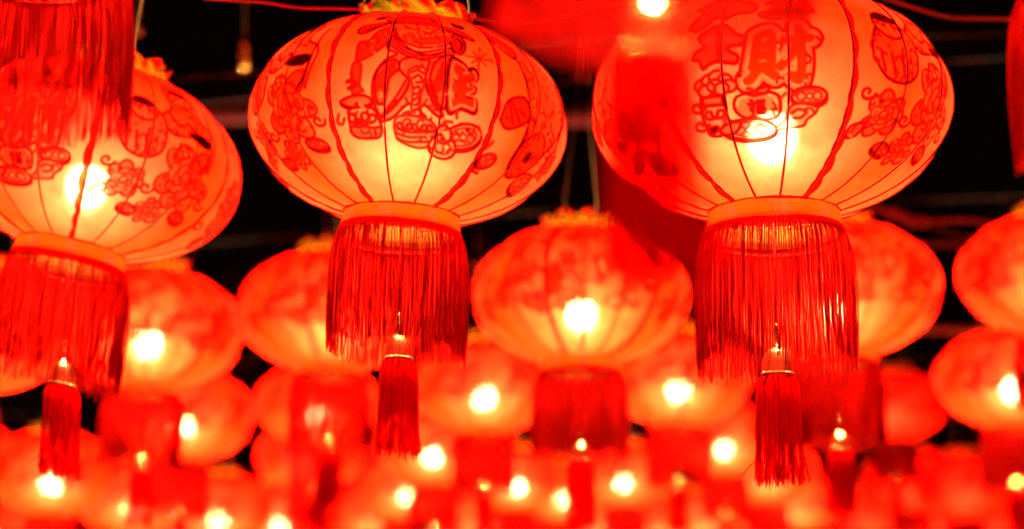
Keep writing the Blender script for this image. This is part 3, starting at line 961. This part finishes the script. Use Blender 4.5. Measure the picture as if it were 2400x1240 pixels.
# ------------------------------------------------------------------ the lanterns
FAR = ('far lanterns showing a bulb', 'far lanterns without a visible bulb')
FARL = ('small out of focus red lantern with a white bulb spot, in the crowded distant rows',
        'small out of focus red lantern without bulb spot, in the crowded distant rows')
LANTERNS = [
    # x, y, width, spin, roll, sheer, bulb, tassel, label
    (218, 380, 700, 222, 11, .009, 0, 1, 'red lantern with a hemmed seam running down across its glowing bulb'),
    (957, 288, 745, 5, 3.5, .0, 0, 1, 'red lantern printed with a robed figure in a winged hat'),
    (1806, 252, 842, 229, 0, .009, 0, 1, 'red lantern printed with a plump fortune character above its bulb'),
    (1362, 695, 512, 130, 1, .009, 0, 1, 'blurred lantern with bright bulb between the figure lantern and the fortune character lantern'),
    (775, 730, 438, 200, 0, .0, 1, 1, 'blurred lantern without visible bulb, directly behind the fringe of the figure lantern'),
    (350, 770, 440, 80, 3, .009, 0, 1, 'blurred lantern with bright bulb beside the fringe of the seamed lantern'),
    (-75, 768, 470, 20, 6, .0, 1, 1, 'lantern mostly hidden behind the fringe of the seamed lantern'),
    (122, 1108, 300, 300, 0, .009, 0, 1, 'small blurred lantern with white bulb just below the tassel of the seamed lantern'),
    (-88, 1080, 275, 10, 0, .0, 1, 1, None),
    (430, 970, 330, 40, 2, .009, 0, 1, 'blurred lantern half covered by a red fringe, its fringe lower than its neighbour'),
    (312, 1165, 270, 100, 0, .009, 0, 1, None),
    (512, 1195, 258, 160, 0, .009, 0, 1, None),
    (745, 945, 290, 70, 0, .009, 0, 1, 'blurred lantern whose bulb shines through the fringe of a nearer lantern'),
    (728, 1068, 250, 120, 0, .0, 1, 1, None),
    (655, 1212, 240, 20, 0, .009, 0, 1, None),
    (1135, 905, 335, 250, 0, .009, 0, 1, 'blurred lantern with bright bulb beside the tassel of the figure lantern'),
    (1590, 886, 342, 330, 1, .009, 0, 1, 'blurred lantern with bright bulb under the fringe of the fortune character lantern'),
    (1015, 1048, 268, 50, 0, .009, 0, 1, None),
    (950, 1142, 232, 90, 0, .009, 0, 1, None),
    (1697, 1030, 255, 10, 0, .009, 0, 1, None),
    (1462, 1112, 222, 75, 0, .009, 0, 1, None),
    (1212, 1122, 222, 180, 0, .009, 0, 1, None),
    (1322, 1150, 215, 210, 0, .009, 0, 1, None),
    (1957, 680, 498, 262, 0, .009, 0, 1, 'blurred lantern with mottled print directly behind the fringe of the fortune character lantern'),
    (2462, 640, 432, 150, 0, .0, 1, 1, 'lantern with dark seam line and small printed marks beside dark ropes'),
    (2368, 885, 352, 230, 0, .009, 0, 1, 'blurred lantern with bright bulb hanging just below the lantern beside the ropes'),
    (2095, 950, 245, 30, 0, .0, 2, 1, 'dim red blurred lantern without visible bulb'),
    (1800, 1105, 232, 55, 0, .0, 1, 1, None),
    (1868, 1180, 200, 140, 0, .0, 1, 1, None),
    (2135, 1125, 232, 15, 0, .0, 2, 1, None),
    (2262, 1140, 240, 275, 0, .0, 2, 1, None),
    (2040, 1205, 200, 95, 0, .0, 2, 1, None),
    (868, 1212, 205, 35, 0, .0, 1, 1, None),
    (1122, 1215, 198, 170, 0, .0, 1, 1, None),
    (1250, 1228, 190, 225, 0, .0, 2, 1, None),
    (1545, 1222, 190, 5, 0, .0, 1, 1, None),
    (1645, 1212, 195, 115, 0, .0, 1, 1, None),
    (1762, 1222, 190, 285, 0, .0, 2, 1, None),
    (1405, 1232, 185, 60, 0, .0, 1, 1, None),
    (770, 1200, 190, 145, 0, .0, 2, 1, None),
    (2180, 1215, 190, 25, 0, .0, 2, 1, None),
    (2330, 1225, 200, 205, 0, .0, 2, 1, None),
    (60, 1235, 215, 80, 0, .0, 1, 1, None),
    (400, 1245, 205, 190, 0, .0, 1, 1, None),
]
HOOKS = []
for i, (x, y, w, spin, roll, sheer, bulb, tas, label) in enumerate(LANTERNS):
    sc = {1: .96, 2: 1.06}.get(i, 1.0)
    d = 0.5 * sc * FPX / w
    c = at(x, y, d)
    q = 0 if sheer > 0 else 1
    make_lantern(c, spin, roll, sheer, bulb, i, label or FARL[q], None if label else FAR[q], bool(tas), sc, 1.0, i > 2)
    R = math.radians(roll)
    HOOKS.append((c + Vector((math.sin(R) * HANG, 0, math.cos(R) * HANG)), d))

# lanterns hanging closer, of which only fringes and a tassel come into view
NEAR = [
    # photo pixel and depth of a point `dz` from the lantern's middle
    (78, 290, 2.6, -.37, 0, False, 'near lantern of which a blurred red fringe without tassel shows'),
    (1530, 128, 1.5, -.377, 40, True, 'nearest lantern, its soft blurred brass cap and tassel before the fortune character lantern'),
    (2590, -8, 2.55, -.18, 20, True, 'near lantern whose red fringe edge hangs above the lantern beside the ropes'),
]
for i, (x, y, d, dz, spin, tas, label) in enumerate(NEAR):
    c = at(x, y, d) - Vector((0, 0, dz))
    make_lantern(c, spin, 0, .03, 0, i + 1, label, None, tas, 1.0, .92 if i == 1 else 1.0)
    HOOKS.append((c + Vector((0, 0, HANG)), d))

# unseen lanterns added over and behind the camera to brighten tassels and fringes
BACK = [(-1.55, 1.1), (1.75, 1.0), (-0.75, -0.35), (0.65, -0.45), (-2.1, -0.6), (2.1, -0.7), (-.66, .72), (.78, .66), (-1.3, .15), (1.35, .1), (.05, .35), (0.0, -1.7), (-1.3, -1.9), (1.35, -1.8)]
for i, (x, y) in enumerate(BACK):
    c = Vector((x, y, CAM.z + 0.98 + 0.05 * (i % 3)))
    make_lantern(c, 37 * i, 0, .03, 0, i, 'unseen red lantern added overhead to light the tassels and fringes', 'overhead lanterns added beyond the view')
    HOOKS.append((c + Vector((0, 0, HANG)), y))

# ------------------------------------------------------------------ cables the rows hang from


def strand(name, pts, rad, mat, label, cat, group=None, sides=8):
    mb = MB()
    mb.tube([tuple(p) for p in pts], rad, sides)
    o = bpy.data.objects.new(name, mb.build(name, mat)); COL.objects.link(o)
    o['label'] = label; o['category'] = cat
    if group: o['group'] = group
    return o


def sagged(points, sag=0.03, n=6):
    out = []
    for a, b in zip(points[:-1], points[1:]):
        L = (b - a).length
        for k in range(n):
            t = k / n
            p = a.lerp(b, t); p.z -= sag * L * 4 * t * (1 - t) * .25
            out.append(p)
    out.append(points[-1])
    return out


HOOKS.sort(key=lambda h: h[1])
rows = []
for h in HOOKS:
    if rows and h[1] - rows[-1][0][1] < 0.09 * abs(rows[-1][0][1]) + .12: rows[-1].append(h)
    else: rows.append([h])
for row in rows:
    pts = sorted((h[0] for h in row), key=lambda p: p.x)
    a, b = pts[0].copy(), pts[-1].copy()
    a.x -= 2.2; a.z += .12; b.x += 2.2; b.z += .12
    strand('support_cable', sagged([a] + pts + [b]), 0.0026, M_ROPE, 'thin dark support cable that a row of lanterns hangs from', 'cable', 'cables above the lantern rows')


def poly(px, depth):
    q = smooth_curve([(x, y) for x, y in px], n=8)
    return [at(x, y, depth) for x, y in q]


strand('red_string', poly([(380, -14), (500, -2), (620, 6), (700, 18), (790, 20), (860, 22)], 3.62), .0022, M_CORD, 'thin red string leading away from the gold crown of the figure lantern', 'string')
strand('red_string', poly([(1095, 40), (1160, 50), (1240, 54), (1320, 40), (1400, 18), (1480, 4), (1560, -4)], 3.62), .0018, M_CORD, 'thin red string curving past a blurred hanging tassel', 'string')
strand('rope', poly([(2040, -14), (2130, 14), (2222, 40), (2300, 43), (2420, 46)], 4.1), .0032, M_CORD, 'rope bending beside the upper edge of the fortune character lantern', 'rope')
knotted = strand('rope', poly([(2040, 480), (2090, 500), (2140, 520), (2240, 516), (2340, 520)], 5.9), .006, M_CORD, 'knotted red rope tied between two lanterns in the dark', 'rope')
_m = MB(); _m.lathe([(.0005, .016), (.009, .013), (.015, .005), (.016, -.003), (.011, -.012), (.0005, -.016)], 12); KNOT = _m.build('knot', M_CORD)
for kx, ky in ((2092, 497), (2118, 508), (2140, 520), (2162, 519)):
    part('knot', KNOT, knotted, kx * .37, at(kx, ky, 5.89))
strand('rope', poly([(2130, 516), (2190, 534), (2260, 552), (2340, 572)], 5.92), .005, M_ROPE, 'rope slanting down from the knot', 'rope')
strand('rope', poly([(2120, 574), (2220, 572), (2330, 572)], 6.6), .009, M_ROPE, 'level rope close under the knotted rope', 'rope')
strand('rope', poly([(2120, 774), (2220, 772), (2330, 772)], 7.4), .012, M_WIRE, 'pale ochre rope between two lanterns against the dark', 'rope')
strand('beam', [at(300, 266, 8.2), at(900, 268, 8.2), at(1420, 274, 8.2)], .036, M_BEAM, 'round dark red beam running behind the figure lantern', 'beam', sides=16)


# ------------------------------------------------------------------ small brass beads on strings, added as gold glints behind the lanterns
_m = MB(); _m.tube([(0, 0, .55), (0, 0, .2), (.002, 0, 0)], .0014, 5); GLINT_STRING = _m.build('string', M_WIRE)
_m = MB(); _m.lathe([(.0004, .016), (.008, .014), (.014, .006), (.0155, 0), (.013, -.008), (.007, -.014), (.0004, -.0155)], 14); GLINT_BEAD = _m.build('bead', M_FOIL)
GLINT_BEADS = [(570, 152, 6.2, 3, 'added string of glinting brass beads in the dark between the seamed and figure lanterns'),
          (322, 70, 6.6, 1, 'added single glinting brass bead on a string above the gold crown of the seamed lantern'),
          (1117, 640, 6.8, 2, 'added pair of glinting brass beads beside the fringe of the figure lantern')]
for x, y, d, n, label in GLINT_BEADS:
    r = bpy.data.objects.new('glint_bead_string', None); COL.objects.link(r)
    r.location = at(x, y, d); r['label'] = label; r['category'] = 'charm'
    part('string', GLINT_STRING, r)
    for k in range(n):
        part('bead', GLINT_BEAD, r, k, (0.002, 0, .028 * k))
